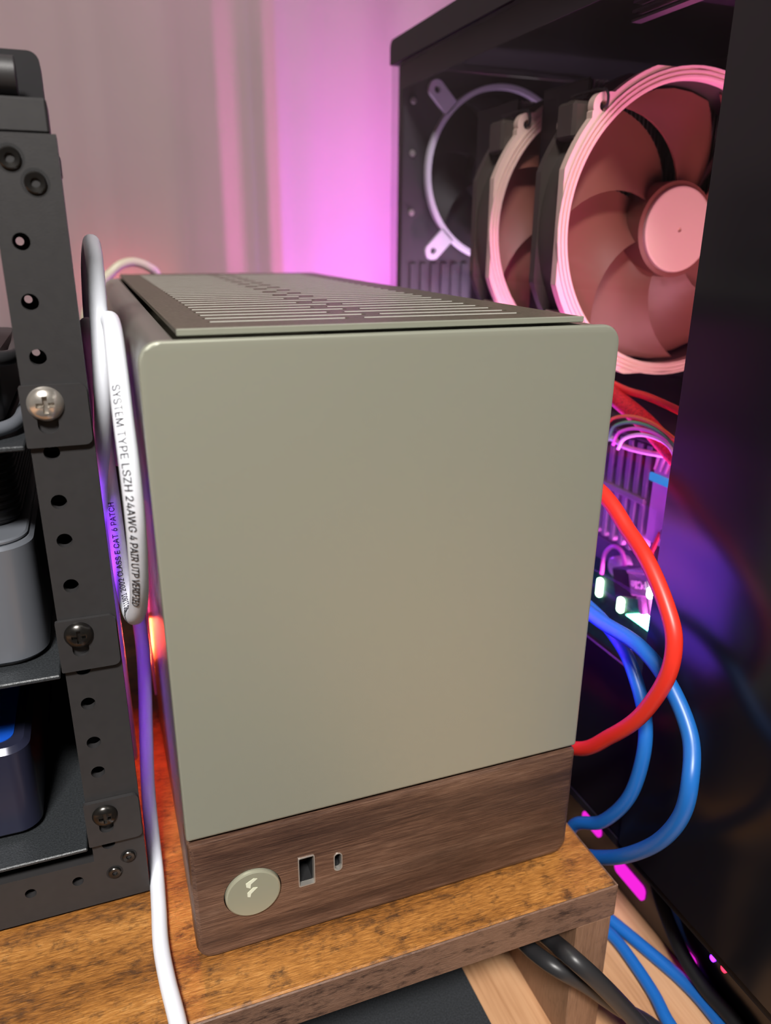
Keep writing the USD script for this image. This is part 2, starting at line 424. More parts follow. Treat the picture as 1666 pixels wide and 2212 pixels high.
# walnut base front
wf = rrect(-0.0765, 0.0765, Z0, 0.0524, (0.0062, 0.0062, 0.001, 0.001), 10)
wm = man(plate_y(wf, -0.0006, 0.012, 0.0020))
BC = (-0.0556, 0.026)
wm -= man(cyl((BC[0], -0.01, BC[1]), (BC[0], 0.008, BC[1]), 0.0103, 48))
UA = (-0.0390, -0.0328, 0.0222, 0.0354); UC = (-0.02565, -0.02235, 0.0250, 0.0331)
wm -= man(ext_y(rrect(*UA, 0.0006, 3), -0.01, 0.0105))
wm -= man(ext_y(rrect(*UC, 0.00160, 6), -0.01, 0.0105))
wb = part(pc, 'base_front', tri(wm), 'walnut', 'walnut strip with button and ports')
bt = part(wb, 'power_button', lathe([(0, -0.0018), (0.0092, -0.0018), (0.0097, -0.0015), (0.00995, -0.0009), (0.00995, 0.0075), (0, 0.0075)], (BC[0], 0, BC[1]), 'y', 64), 'button', 'round sage metal power button')
lg = [[(0.0003, 0.0071), (0.0016, 0.0066), (-0.0007, 0.0049), (-0.0010, 0.0031), (-0.0024, 0.0040), (-0.0025, 0.0056)],
      [(0.0, 0.0031), (0.0015, 0.0027), (-0.0009, 0.0006), (-0.0012, -0.0008), (-0.0022, -0.0004), (-0.0022, 0.0013)]]
for q in lg:
    part(wb, 'button_emblem', ext_y(Polygon([(BC[0] + a, BC[1] + b) for a, b in q]), -0.00195, -0.0017), 'logo', 'bright chevron mark on the button')
ua = part(wb, 'usb_port', ext_y(rrect(*UA, 0.0006, 3).difference(rrect(UA[0] + .0004, UA[1] - .0004, UA[2] + .0004, UA[3] - .0004, 0.0004, 3)), -0.0010, 0.0012), 'metal', 'large rectangular port')
part(wb, 'port_tongue', cbox(-0.0355, -0.0338, 0.0234, 0.0342, 0.0002, 0.0100, 0.0002), 'dark_conn')
for U in (UA, UC):
    part(wb, 'port_shade_lining', ext_y(rrect(U[0], U[1], U[2], U[3], 0.0006, 3).difference(rrect(U[0] + .0005, U[1] - .0005, U[2] + .0005, U[3] - .0005, 0.0004, 3)), 0.0012, 0.0100), 'blackdeep')  # recess darkness put in as a black lining
part(wb, 'port_contact', cat(*[cbox(-0.0354, -0.0352, z, z + 0.0011, 0.0006, 0.006) for z in (0.0242, 0.0268, 0.0294, 0.0320)]), 'metal')
part(wb, 'port_spring', cat(*[cbox(-0.0385, -0.0381, z, z + 0.0018, 0.0006, 0.004, 0.0001) for z in (0.0255, 0.0305)]), 'metal')
part(wb, 'usb_port', ext_y(rrect(*UC, 0.0016, 6).difference(rrect(UC[0] + .00035, UC[1] - .00035, UC[2] + .00035, UC[3] - .00035, 0.00125, 6)), -0.0010, 0.0012), 'metal', 'small oval port')
part(wb, 'port_tongue', cbox(-0.0243, -0.0237, 0.0264, 0.0317, 0.0006, 0.0100, 0.0001), 'black')
for fx in (-0.06, 0.06):
    for fy in (0.03, 0.31):
        part(pc, 'rubber_foot', cyl((fx, fy, 0.0), (fx, fy, 0.0035), 0.006, 20), 'black')

# ------------------------------------------------------------------ mini rack
rk = thing('mini_rack', 'black steel mini rack with drilled post at the left of the sage computer', 'rack', (-0.2, 0.14, 0))
YF = 0.0375
HZ = [0.2435, 0.2269, 0.2110, 0.1974, 0.1818, 0.1656, 0.1524, 0.1363, 0.119, 0.1047, 0.0909, 0.0747, 0.0619, 0.0439, 0.0292]


def rack_post(x0, x1, hx, y0, y1, mirror, front=True):
    a, b = (0.0030, 0.0018)
    body = sbox(x0, 0.0020, x1, 0.2715)
    face = body.difference(shapely.union_all([Point(hx, z).buffer(0.0024, 8) for z in HZ]))
    back = body.difference(shapely.union_all([Point(hx - 0.0011, z).buffer(0.0012, 6) for z in HZ]))
    return cat(ext_y(face, y0, y0 + a), ext_y(back, y1 - b, y1), cbox(x0, x0 + 0.0015, y0 + a, y1 - b, 0.002, 0.2715), cbox(x1 - 0.0015, x1, y0 + a, y1 - b, 0.002, 0.2715))


post = part(rk, 'post', rack_post(-0.1085, -0.0900, -0.1027, YF, YF + 0.013, False), 'steel')
part(rk, 'post', rack_post(-0.3350, -0.3165, -0.3223, YF, YF + 0.013, True), 'steel')
part(rk, 'post', rack_post(-0.1085, -0.0960, -0.1027, 0.222, 0.234, False), 'steel')
part(rk, 'post', rack_post(-0.3350, -0.3165, -0.3223, 0.222, 0.234, False), 'steel')
rail = sbox(-0.3165, 0.0020, -0.1085, 0.0226).difference(shapely.union_all([Point(x, 0.0152).buffer(0.0020, 8) for x in np.arange(-0.1151, -0.31, -0.0164)]))
part(rk, 'bottom_rail', cat(ext_y(rail, YF, YF + 0.003), cbox(-0.3165, -0.1085, YF + 0.003, YF + 0.016, 0.0206, 0.0226)), 'steel')
part(rk, 'bottom_rail', cbox(-0.3165, -0.1085, 0.222, 0.234, 0.002, 0.0226, 0.0005), 'steel')
part(rk, 'side_rail', cbox(-0.1085, -0.0960, YF + 0.013, 0.222, 0.002, 0.016, 0.0005), 'steel')
part(rk, 'side_rail', cbox(-0.1050, -0.0935, YF + 0.013, 0.222, 0.2600, 0.2715, 0.0005), 'steel')
part(rk, 'top_rail', cbox(-0.3335, -0.0915, YF + 0.0006, YF + 0.020, 0.2716, 0.2804, 0.0006), 'steel')
part(rk, 'top_rail', cbox(-0.3335, -0.0915, 0.214, 0.234, 0.2716, 0.2804, 0.0006), 'steel')
# carrying handle: side cheek with a round bar through it
hd = part(rk, 'handle', ext_y(rrect(-0.3330, -0.0922, 0.2805, 0.2945, (0.0004, 0.0004, 0.0030, 0.0030), 6), YF + 0.0170, YF + 0.0300), 'case_black')
part(hd, 'handle_bar', cyl((-0.33, YF + 0.0075, 0.2862), (-0.0985, YF + 0.0075, 0.2862), 0.0050, 32), 'steel')


def hex_screw(x, z, r=0.0033):
    s = part(rk, 'socket_screw', lathe([(r * 0.40, 0.0012), (r * 0.42, -0.0001), (r * 0.86, -0.0003), (r * 0.98, 0.0), (r, 0.0005), (r, 0.0014), (0, 0.0014)], (x, YF - 0.0006, z), 'y', 32), 'screw_black')
    part(s, 'screw_seat', lathe([(r * 1.03, 0.0004), (r * 1.05, -0.00004), (r * 1.28, -0.00004), (r * 1.28, 0.0004)], (x, YF, z), 'y', 32), 'blackdeep')


for x, z in ((-0.1026, 0.2651), (-0.0969, 0.2590), (-0.1019, 0.0152), (-0.0962, 0.0212)): hex_screw(x, z, 0.0030 if z > 0.1 else 0.0024)
for fx in (-0.30, -0.105):
    for fy in (0.05, 0.21):
        part(rk, 'rubber_foot', cyl((fx, fy, 0.0), (fx, fy, 0.0021), 0.005, 18), 'black')
part(rk, 'added_side_plate', cbox(-0.0965, -0.0957, YF + 0.0135, 0.2215, 0.020, 0.240), 'steel')  # unseen plate added to keep strip light out of the rack
# rear plate added to darken the lower half behind the shelves
part(rk, 'rear_plate', cbox(-0.3165, -0.1085, 0.2225, 0.2245, 0.022, 0.150), 'steel')


def pan_screw(parent, x, z, y, r, m, label):
    head = [(0, -r * 0.50), (r * 0.3, -r * 0.485), (r * 0.55, -r * 0.43), (r * 0.78, -r * 0.31), (r * 0.93, -r * 0.16), (r, 0.0), (r * 0.98, 0.0004), (0, 0.0004)]
    h = man(lathe(head, (x, y, z), 'y', 40))
    w = r * 0.13
    cross = man(cbox(x - r * 0.48, x + r * 0.48, y - r, y - r * 0.22, z - w, z + w)) + man(cbox(x - w, x + w, y - r, y - r * 0.22, z - r * 0.48, z + r * 0.48))
    s = part(parent, 'screw', tri(h - cross), m, label)
    part(s, 'screw_shank', cyl((x, y, z), (x, y + 0.012, z), r * 0.40, 16), m)


def rack_shelf(label, ztop, ear, sx, sz, r, m, slab, x0=-0.3165):
    """ear: (x0, x1, z0, z1) of the right ear in front of the post"""
    t = thing('rack_shelf', label, 'shelf', (-0.2, 0.12, ztop), 'black shelves of the mini rack' if False else None)
    part(t, 'shelf_plate', cat(cbox(x0 + 0.002, -0.1100, YF - 0.002, 0.20, ztop - 0.0016, ztop, 0.0004)), 'steel_rough')
    ep = rrect(*ear, (0.0006, 0.0022, 0.0022, 0.0006), 6)
    slot = rrect(sx - r * 0.56, sx + r * 0.56, sz - r * 1.75, sz + r * 0.1, r * 0.5, 6)
    part(t, 'ear', cat(ext_y(ep.difference(slot), YF - 0.0018, YF - 0.0002), cbox(ear[0], ear[0] + 0.0014, YF - 0.0002, YF + 0.06, ear[2], max(ear[2] + 0.004, ztop + 0.004))), 'steel')
    ex = (-0.3334, -0.3153, ear[2], ear[3])
    part(t, 'ear', ext_y(rrect(*ex, (0.0022, 0.0006, 0.0006, 0.0022), 6), YF - 0.0018, YF - 0.0002), 'steel')
    pan_screw(t, sx, sz, YF - 0.0019, r, m, slab)
    return t


rack_shelf('top shelf of the black mini rack, fixed by a shiny silver screw', 0.1850, (-0.1093, -0.0903, 0.1840, 0.2030), -0.1024, 0.1974, 0.0053, 'screw_silver', 'shiny silver cross-head screw')
rack_shelf('middle black rack shelf under the light grey device', 0.1050, (-0.1093, -0.0903, 0.1054, 0.1245), -0.1024, 0.1190, 0.0047, 'screw_black', 'black cross-head screw')
rack_shelf('lowest black rack shelf under the navy device with blue top', 0.0310, (-0.1093, -0.0902, 0.0308, 0.0500), -0.1024, 0.0439, 0.0045, 'screw_black', 'black cross-head screw')


def rounded_block(x0, x1, y0, y1, z0, z1, r, c=0.0012):
    pl = rrect(x0, x1, y0, y1, r, 12); P = []
    for q, z in ((pl.buffer(-c), z0), (pl, z0 + c), (pl, z1 - c), (pl.buffer(-c), z1)):
        k = np.array(q.exterior.coords); P.append(np.c_[k, np.full(len(k), z)])
    return tri(manifold3d.Manifold.hull_points(np.vstack(P)))


gd = thing('network_switch', 'light grey rounded plastic box on the middle rack shelf', 'device', (-0.16, 0.10, 0.105))
part(gd, 'body', rounded_block(-0.215, -0.1135, 0.046, 0.180, 0.1062, 0.1490, 0.012, 0.0012), 'grey_dev')
part(gd, 'top_cover', rounded_block(-0.2130, -0.1150, 0.0475, 0.178, 0.1490, 0.1508, 0.0110, 0.0006), 'grey_dev')
part(gd, 'base_pad', rounded_block(-0.213, -0.1150, 0.048, 0.178, 0.1050, 0.1062, 0.0110, 0.0003), 'black')
rb = thing('ribbed_box', 'black finely ribbed box between the grey device and the top rack shelf', 'device', (-0.16, 0.10, 0.151))
part(rb, 'body', rounded_block(-0.215, -0.1175, 0.062, 0.178, 0.1509, 0.1785, 0.010, 0.0012), 'black')
for i in range(9):
    z = 0.1528 + 0.0027 * i
    part(rb, 'rib', rounded_block(-0.2155, -0.1170, 0.0615, 0.1785, z, z + 0.0014, 0.0105, 0.0004), 'black_cable')
nd = thing('network_box', 'dark navy rounded box with blue top on the lowest rack shelf', 'device', (-0.17, 0.10, 0.031))
part(nd, 'body', rounded_block(-0.230, -0.1255, 0.050, 0.165, 0.0318, 0.0700, 0.008, 0.002), 'navy_dev')
part(nd, 'top_label', ext_z(rrect(-0.224, -0.131, 0.056, 0.158, 0.005), 0.0700, 0.0703), 'blue_label', 'bright blue top sheet')
part(nd, 'base_pad', rounded_block(-0.226, -0.1290, 0.053, 0.162, 0.0310, 0.0318, 0.008, 0.0003), 'black')
td = thing('rack_device', 'black rounded device on the top rack shelf behind the silver screw', 'device', (-0.17, 0.10, 0.185))
part(td, 'body', rounded_block(-0.230, -0.1170, 0.058, 0.180, 0.1858, 0.2060, 0.010, 0.002), 'black')
part(td, 'front_lip', cbox(-0.226, -0.1220, 0.0555, 0.0580, 0.1880, 0.2030, 0.0006), 'blackdeep')
part(td, 'base_pad', rounded_block(-0.226, -0.1210, 0.060, 0.176, 0.1850, 0.1858, 0.008, 0.0003), 'black')
solo('patch_cord', tube([(-0.20, 0.052, 0.2085), (-0.150, 0.050, 0.2088), (-0.125, 0.053, 0.2093), (-0.113, 0.062, 0.2080), (-0.1125, 0.090, 0.2075), (-0.114, 0.13, 0.2085)], 0.0024), 'black_cable', 'short black cord lying over the device on the top rack shelf', 'cable')
solo('patch_cord', tube([(-0.150, 0.0430, 0.1874), (-0.128, 0.0432, 0.1876), (-0.1185, 0.046, 0.1880), (-0.1125, 0.056, 0.1885), (-0.1115, 0.085, 0.1890)], 0.0022), 'grey_dev', 'grey cord along the front of the top rack shelf', 'cable')

# ------------------------------------------------------------------ cables between rack and computer
RC = 0.0029
A = [(-0.0918, 0.120, 0.006), (-0.0918, 0.105, 0.060), (-0.0920, 0.085, 0.115), (-0.0920, 0.075, 0.1404), (-0.0906, 0.066, 0.161), (-0.0879, 0.056, 0.1786), (-0.0862, 0.050, 0.1939),
     (-0.0850, 0.050, 0.2074), (-0.0842, 0.056, 0.2213), (-0.0836, 0.066, 0.2322), (-0.0833, 0.078, 0.2400), (-0.0836, 0.094, 0.2425), (-0.0851, 0.114, 0.2333), (-0.0864, 0.126, 0.2151), (-0.0874, 0.131, 0.1921), (-0.0889, 0.131, 0.1624), (-0.0894, 0.126, 0.1366), (-0.0890, 0.140, 0.09)]
solo('network_cable', tube(A, RC, 18), 'white_cable', 'white network cable forming the tall narrow loop above the rack post edge', 'cable', smooth=True)
B = [(-0.0893, 0.112, 0.150), (-0.0890, 0.108, 0.190), (-0.0884, 0.098, 0.2120), (-0.0877, 0.089, 0.2120), (-0.0873, 0.089, 0.1983), (-0.0871, 0.085, 0.1767), (-0.0869, 0.076, 0.1579), (-0.0867, 0.067, 0.1420), (-0.0864, 0.057, 0.1275),
     (-0.0853, 0.044, 0.1215), (-0.0838, 0.030, 0.1256), (-0.0823, 0.020, 0.1369), (-0.0816, 0.012, 0.1513), (-0.0812, 0.006, 0.1684), (-0.0812, 0.006, 0.1837), (-0.0813, 0.012, 0.1970), (-0.0811, 0.022, 0.2086), (-0.0808, 0.040, 0.2180), (-0.0812, 0.058, 0.2190), (-0.0818, 0.085, 0.2080), (-0.0820, 0.105, 0.185), (-0.0820, 0.118, 0.155)]
nc = thing('network_cable', 'white network cable with printed black lettering looped beside the sage computer', 'cable', (-0.084, 0.06, 0.0))
part(nc, 'jacket', tube(B, RC, 18), 'white_cable', smooth=True)
CB = spline(B[::-1], 40)
part(nc, 'lettering', cable_text(CB, RC, 'SYSTEM TYPE LSZH 24AWG 4 PAIR UTP VERIFIED', 0.0022, CAM, arc(CB, (-0.0812, 0.017, 0.2040)), (True, -0.35)), 'ink', 'black printed lettering', False)
part(nc, 'lettering', cable_text(CB, RC, 'ISO/IEC 11801 2002 CLASS E CAT 6 PATCH', 0.0019, CAM, arc(CB, (-0.0838, 0.030, 0.1256)) + 0.002, (True, 0.2)), 'ink', 'black printed lettering', False)
C = [(-0.0840, -0.060, 0.004), (-0.0852, -0.040, 0.0033), (-0.0860, -0.0225, 0.0031), (-0.0876, -0.0064, 0.0031), (-0.0884, 0.0097, 0.0031), (-0.0876, 0.0272, 0.0031), (-0.0870, 0.0430, 0.0036), (-0.0868, 0.060, 0.0100), (-0.0862, 0.075, 0.0217), (-0.0842, 0.086, 0.0427), (-0.0827, 0.092, 0.058), (-0.0817, 0.097, 0.071), (-0.0815, 0.102, 0.082), (-0.0824, 0.120, 0.108)]
solo('network_cable', tube(C, RC, 18), 'white_cable', 'white network cable lying on the riser top past the rack foot', 'cable', smooth=True)
BG = [(-0.0950, 0.30, 0.12), (-0.0935, 0.32, 0.17), (-0.0890, 0.335, 0.1960), (-0.0834, 0.345, 0.2080), (-0.0770, 0.352, 0.2155), (-0.0701, 0.356, 0.2215), (-0.0629, 0.358, 0.2267), (-0.0541, 0.361, 0.2282), (-0.0449, 0.364, 0.2248), (-0.0389, 0.368, 0.2178), (-0.034, 0.372, 0.19), (-0.034, 0.372, 0.10)]
solo('network_cable', tube(BG, 0.0030, 16), 'beige_cable', 'beige network cable arching behind the top of the sage computer', 'cable', smooth=True)

# ------------------------------------------------------------------ cables between computer and tower
RD = [(0.1005, 0.26, 0.10), (0.1005, 0.16, 0.135), (0.1003, 0.08, 0.1520), (0.1000, 0.035, 0.1491), (0.1000, 0.0121, 0.1382), (0.0990, -0.0024, 0.1306), (0.0980, -0.0153, 0.1195), (0.0970, -0.0225, 0.1092), (0.0960, -0.0226, 0.0941), (0.0950, -0.0135, 0.0725), (0.0940, 0.0008, 0.0534), (0.0930, 0.0210, 0.0333), (0.0925, 0.060, 0.0180), (0.0940, 0.13, 0.02), (0.097, 0.24, 0.05)]
solo('network_cable', tube(RD, 0.0031, 18), 'red_cable', 'red network cable curving between the sage computer and the black tower', 'cable', smooth=True)
BL = [(0.1060, 0.27, 0.075), (0.1050, 0.17, 0.085), (0.1030, 0.085, 0.0920), (0.1010, 0.045, 0.0935), (0.1005, 0.0224, 0.0937), (0.1020, 0.0005, 0.0938), (0.1030, -0.0167, 0.0870), (0.1020, -0.0320, 0.0742), (0.0960, -0.0413, 0.0623), (0.0950, -0.0407, 0.0463), (0.0950, -0.0317, 0.0267), (0.0960, -0.0145, 0.0044), (0.0970, 0.0034, -0.0131), (0.0980, 0.0241, -0.0302),
      (0.0985, 0.052, -0.058), (0.1090, 0.059, -0.0770), (0.1223, 0.0358, -0.0808), (0.1272, 0.0209, -0.0808), (0.1329, 0.0011, -0.0808), (0.1377, -0.0178, -0.0808), (0.1391, -0.0340, -0.0808), (0.1375, -0.0580, -0.0808), (0.130, -0.10, -0.0808)]
solo('network_cable', tube(BL, 0.0031, 18), 'blue_cable', 'blue network cable making the wide outer loop beside the black tower', 'cable', smooth=True)
B2 = [(0.1120, 0.26, 0.06), (0.1110, 0.17, 0.078), (0.1100, 0.08, 0.0885), (0.1090, 0.042, 0.0890), (0.1080, 0.0185, 0.0838), (0.1075, 0.0065, 0.0746), (0.1065, -0.0035, 0.0610), (0.1040, -0.0079, 0.0459), (0.1025, -0.0046, 0.0239), (0.1010, 0.0080, 0.0015), (0.1000, 0.0256, -0.0151), 
      (0.1010, 0.0330, -0.0400), (0.1060, 0.0340, -0.0660), (0.1120, 0.0300, -0.0795), (0.1191, 0.0220, -0.0808), (0.1221, 0.0120, -0.0808), (0.1219, -0.0042, -0.0808), (0.1205, -0.0190, -0.0808), (0.1178, -0.0318, -0.0808), (0.1185, -0.045, -0.0808), (0.126, -0.09, -0.0808)]
solo('network_cable', tube(B2, 0.0029, 18), 'blue_cable', 'blue network cable making the smaller inner loop behind the outer one', 'cable', smooth=True)
K1 = [(0.0560, 0.12, -0.0795), (0.0620, 0.06, -0.0700), (0.0640, 0.0150, -0.0440), (0.0630, -0.0180, -0.0270), (0.0622, -0.0310, -0.0205), (0.0715, -0.0380, -0.0301), (0.0845, -0.0420, -0.0474), (0.0945, -0.0460, -0.0620), (0.1010, -0.0550, -0.0760), (0.104, -0.090, -0.0803)]
solo('power_cable', tube(K1, 0.0036, 18), 'black_cable', 'thick black power cable crossing in front of the riser leg, the upper of two', 'cable', smooth=True)
K2 = [(0.0440, 0.11, -0.0785), (0.0520, 0.05, -0.0700), (0.0560, 0.0100, -0.0450), (0.0560, -0.0150, -0.0330), (0.0600, -0.0255, -0.0315), (0.0719, -0.0300, -0.0405), (0.0867, -0.0340, -0.0550), (0.1020, -0.0360, -0.0690), (0.1120, -0.0440, -0.0790), (0.116, -0.085, -0.0806)]
solo('power_cable', tube(K2, 0.0033, 18), 'black_cable', 'black power cable under the other one beside the riser leg', 'cable', smooth=True)

# ------------------------------------------------------------------ tower computer
XT, XR, YA, YB, ZB, ZT = 0.1200, 0.3300, -0.0860, 0.3275, -0.0283, 0.3670
tw = thing('tower_computer', 'tall glossy black tower computer with glass side at the right', 'computer', ((XT + XR) / 2, (YA + YB) / 2, ZB))
roof = rrect(YA, YB, 0.3525, ZT, (0.001, 0.001, 0.005, 0.005), 6)
part(tw, 'roof', ext_x(roof, XT - 0.0012, XR), 'case_black')
part(tw, 'side_panel', cbox(XT - 0.0022, XT + 0.003, YA, 0.0153, -0.0222, 0.3523, 0.0008), 'gloss_black', 'plain glossy black front part of the side')
part(tw, 'side_panel', cbox(XT, XT + 0.003, 0.0157, YB, -0.0222, 0.0655, 0.0006), 'gloss_black', 'lower black strip under the glass')
part(tw, 'glass_panel', cbox(XT, XT + 0.004, 0.0157, YB - 0.0003, 0.0658, 0.3522, 0.0004), 'glass', 'clear tinted glass side window')
part(tw, 'glass_border', cat(cbox(XT + 0.0042, XT + 0.0050, 0.0157, YB - 0.004, 0.338, 0.3520), cbox(XT + 0.0042, XT + 0.0050, YB - 0.010, YB - 0.004, 0.0658, 0.338)), 'case_black')
part(tw, 'bottom_panel', cbox(XT, XR, YA, YB, ZB, -0.0226, 0.0008), 'case_black')
part(tw, 'far_side_panel', cbox(XR - 0.003, XR, YA, YB, -0.0222, 0.3523), 'case_black')
part(tw, 'front_panel', cbox(XT + 0.0032, XR - 0.0032, YA, YA + 0.003, -0.0222, 0.3523), 'gloss_black')
part(tw, 'board_tray', cbox(0.300, 0.302, YA + 0.01, YB - 0.006, -0.0222, 0.3523), 'inner_black')
RF = (0.1925, 0.2865)
rear = sbox(XT + 0.0052, -0.0224, XR - 0.0032, 0.3520)
part(tw, 'rear_panel', ext_y(rear, YB - 0.0030, YB - 0.0010), 'inner_black')
for x in np.arange(0.134, 0.255, 0.0082):
    part(tw, 'slot_cover', cbox(x, x + 0.0052, YB - 0.0046, YB - 0.0029, 0.140, 0.228, 0.0005), 'inner_black')
for i, x in enumerate(np.arange(RF[0] - 0.048, RF[0] + 0.049, 0.0068)):
    h = math.sqrt(max(0.0502 ** 2 - (x - RF[0]) ** 2, 1e-5))
    part(tw, 'grille_bar', cbox(x - 0.0012, x + 0.0012, YB - 0.0038, YB - 0.0026, RF[1] - h, RF[1] + h), 'inner_black')
part(tw, 'shroud', cbox(XT + 0.0052, 0.2995, YA + 0.005, YB - 0.0045, -0.0220, 0.0100, 0.001), 'inner_black')
for i in range(4):
    z = 0.3455 - 0.0036 * i
    part(tw, 'vent_slat', cbox(0.150, 0.155, 0.020, 0.112, z, z + 0.0010), 'fin')
part(tw, 'roof_bracket', cbox(0.148, 0.29, 0.018, 0.118, 0.3475, 0.3520, 0.001), 'case_black')
for fx in (0.165, 0.295):
    for fy in (-0.06, 0.285):
        part(tw, 'foot', cyl((fx, fy, -0.0455), (fx, fy, ZB), 0.012, 24), 'case_black')
for yy, zz in ((0.3165, 0.300), (0.3165, 0.262), (0.298, 0.3325)):
    part(tw, 'screw', lathe([(0, -0.0012), (0.0017, -0.0010), (0.0023, 0.0), (0, 0.0002)], (0.1345, YB - 0.0042, zz), 'y', 16), 'metal')
# interior light of the tower: unseen strip in the front section, plus added fill lights
ls = part(tw, 'unseen_light_strip', cbox(0.205, 0.215, -0.0520, -0.0500, 0.00, 0.28), 'print_white')
rect_light(tw + '/pink_glow', tuple(np.array((0.200, -0.0495, 0.12)) - ORIGIN[tw]), (0.0, 1.0, 0.25), 0.08, 0.24, (1.0, 0.50, 0.56), 14)
rect_light(tw + '/magenta_glow', tuple(np.array((0.200, 0.000, 0.020)) - ORIGIN[tw]), (0.0, 0.45, 1.0), 0.12, 0.05, (1.0, 0.14, 0.75), 190)
rect_light(tw + '/rear_fill_glow', tuple(np.array((0.185, 0.2760, 0.165)) - ORIGIN[tw]), (-0.1, 0.25, 1.0), 0.10, 0.010, (0.95, 0.66, 1.0), 110)  # added fill for the rear fan, no fixture behind it
rect_light(tw + '/middle_fill_glow', tuple(np.array((0.150, 0.1650, 0.158)) - ORIGIN[tw]), (-0.1, 0.15, 1.0), 0.05, 0.012, (1.0, 0.50, 0.66), 55)  # added fill lifting the second fan from below
rect_light(tw + '/violet_fill_glow', tuple(np.array((0.160, 0.22, 0.085)) - ORIGIN[tw]), (-1.0, -0.55, 0.0), 0.06, 0.06, (0.35, 0.06, 1.0), 45)  # added violet fill thrown out through the glass

# glossy dark stand below the tower with glow patches standing in for magenta reflections
st = thing('tower_stand', 'dark glossy low stand under the black tower with added magenta glow patches', 'stand', (0.24, 0.1, DESK))
part(st, 'stand_body', cbox(0.1445, 0.325, -0.084, 0.325, DESK, -0.0456, 0.0015), 'gloss_black')
for (ya, yb, za, zb, m) in ((0.020, 0.044, -0.0735, -0.0645, 'glint_magenta'), (-0.018, -0.006, -0.0805, -0.071, 'glint_magenta'), (0.058, 0.075, -0.066, -0.059, 'glint_magenta'), (-0.0272, -0.0245, -0.0615, -0.0585, 'glint_violet'), (-0.0340, -0.0310, -0.0605, -0.0565, 'glint_red')):
    part(st, 'glow_patch', ext_x(rrect(ya, yb, za, zb, min(0.003, (yb - ya) / 2.2, (zb - za) / 2.2), 5), 0.1435, 0.1446), m)  # emissive patches painted in for coloured reflections on the stand
solo('power_cable', tube([(0.1560, 0.060, -0.0395), (0.1500, 0.030, -0.0410), (0.1400, 0.008, -0.052), (0.1398, -0.010, -0.068), (0.1400, -0.0270, -0.0740), (0.1408, -0.0450, -0.0742), (0.1410, -0.062, -0.0770), (0.1412, -0.095, -0.0806)], 0.0033, 16), 'blackdeep', 'black cable running down the dark stand below the tower', 'cable', smooth=True)


# ------------------------------------------------------------------ fans and cooler inside the tower
def blade(c, y0, y1, r0, r1, a0, sweep, n=10, m=5, th=0.0012):
    """one fan blade round the y axis, swept and pitched"""
    V = []
    for side in (0, 1):
        for i in range(n + 1):
            r = r0 + (r1 - r0) * i / n
            for j in range(m + 1):
                t = j / m
                w = 0.93 + 0.02 * i / n
                a = a0 + sweep * (i / n) ** 1.3 + (t - 0.5) * w
                y = y0 + (y1 - y0) * t + side * th + 0.002 * math.sin(math.pi * t)
                V.append((c[0] + r * math.cos(a), y, c[2] + r * math.sin(a)))
    F, N = [], (n + 1) * (m + 1)
    idx = lambda s, i, j: s * N + i * (m + 1) + j
    for i in range(n):
        for j in range(m):
            F += [(idx(0, i, j), idx(0, i + 1, j), idx(0, i + 1, j + 1)), (idx(0, i, j), idx(0, i + 1, j + 1), idx(0, i, j + 1)),
                  (idx(1, i, j), idx(1, i + 1, j + 1), idx(1, i + 1, j)), (idx(1, i, j), idx(1, i, j + 1), idx(1, i + 1, j + 1))]
    ring = [(i, 0) for i in range(n + 1)] + [(n, j) for j in range(1, m + 1)] + [(i, m) for i in range(n - 1, -1, -1)] + [(0, j) for j in range(m - 1, 0, -1)]
    for (a, b), (e, f) in zip(ring, ring[1:] + ring[:1]):
        F += [(idx(0, a, b), idx(1, e, f), idx(0, e, f)), (idx(0, a, b), idx(1, a, b), idx(1, e, f))]
    t = trimesh.Trimesh(V, F, process=False); t.fix_normals(); return t


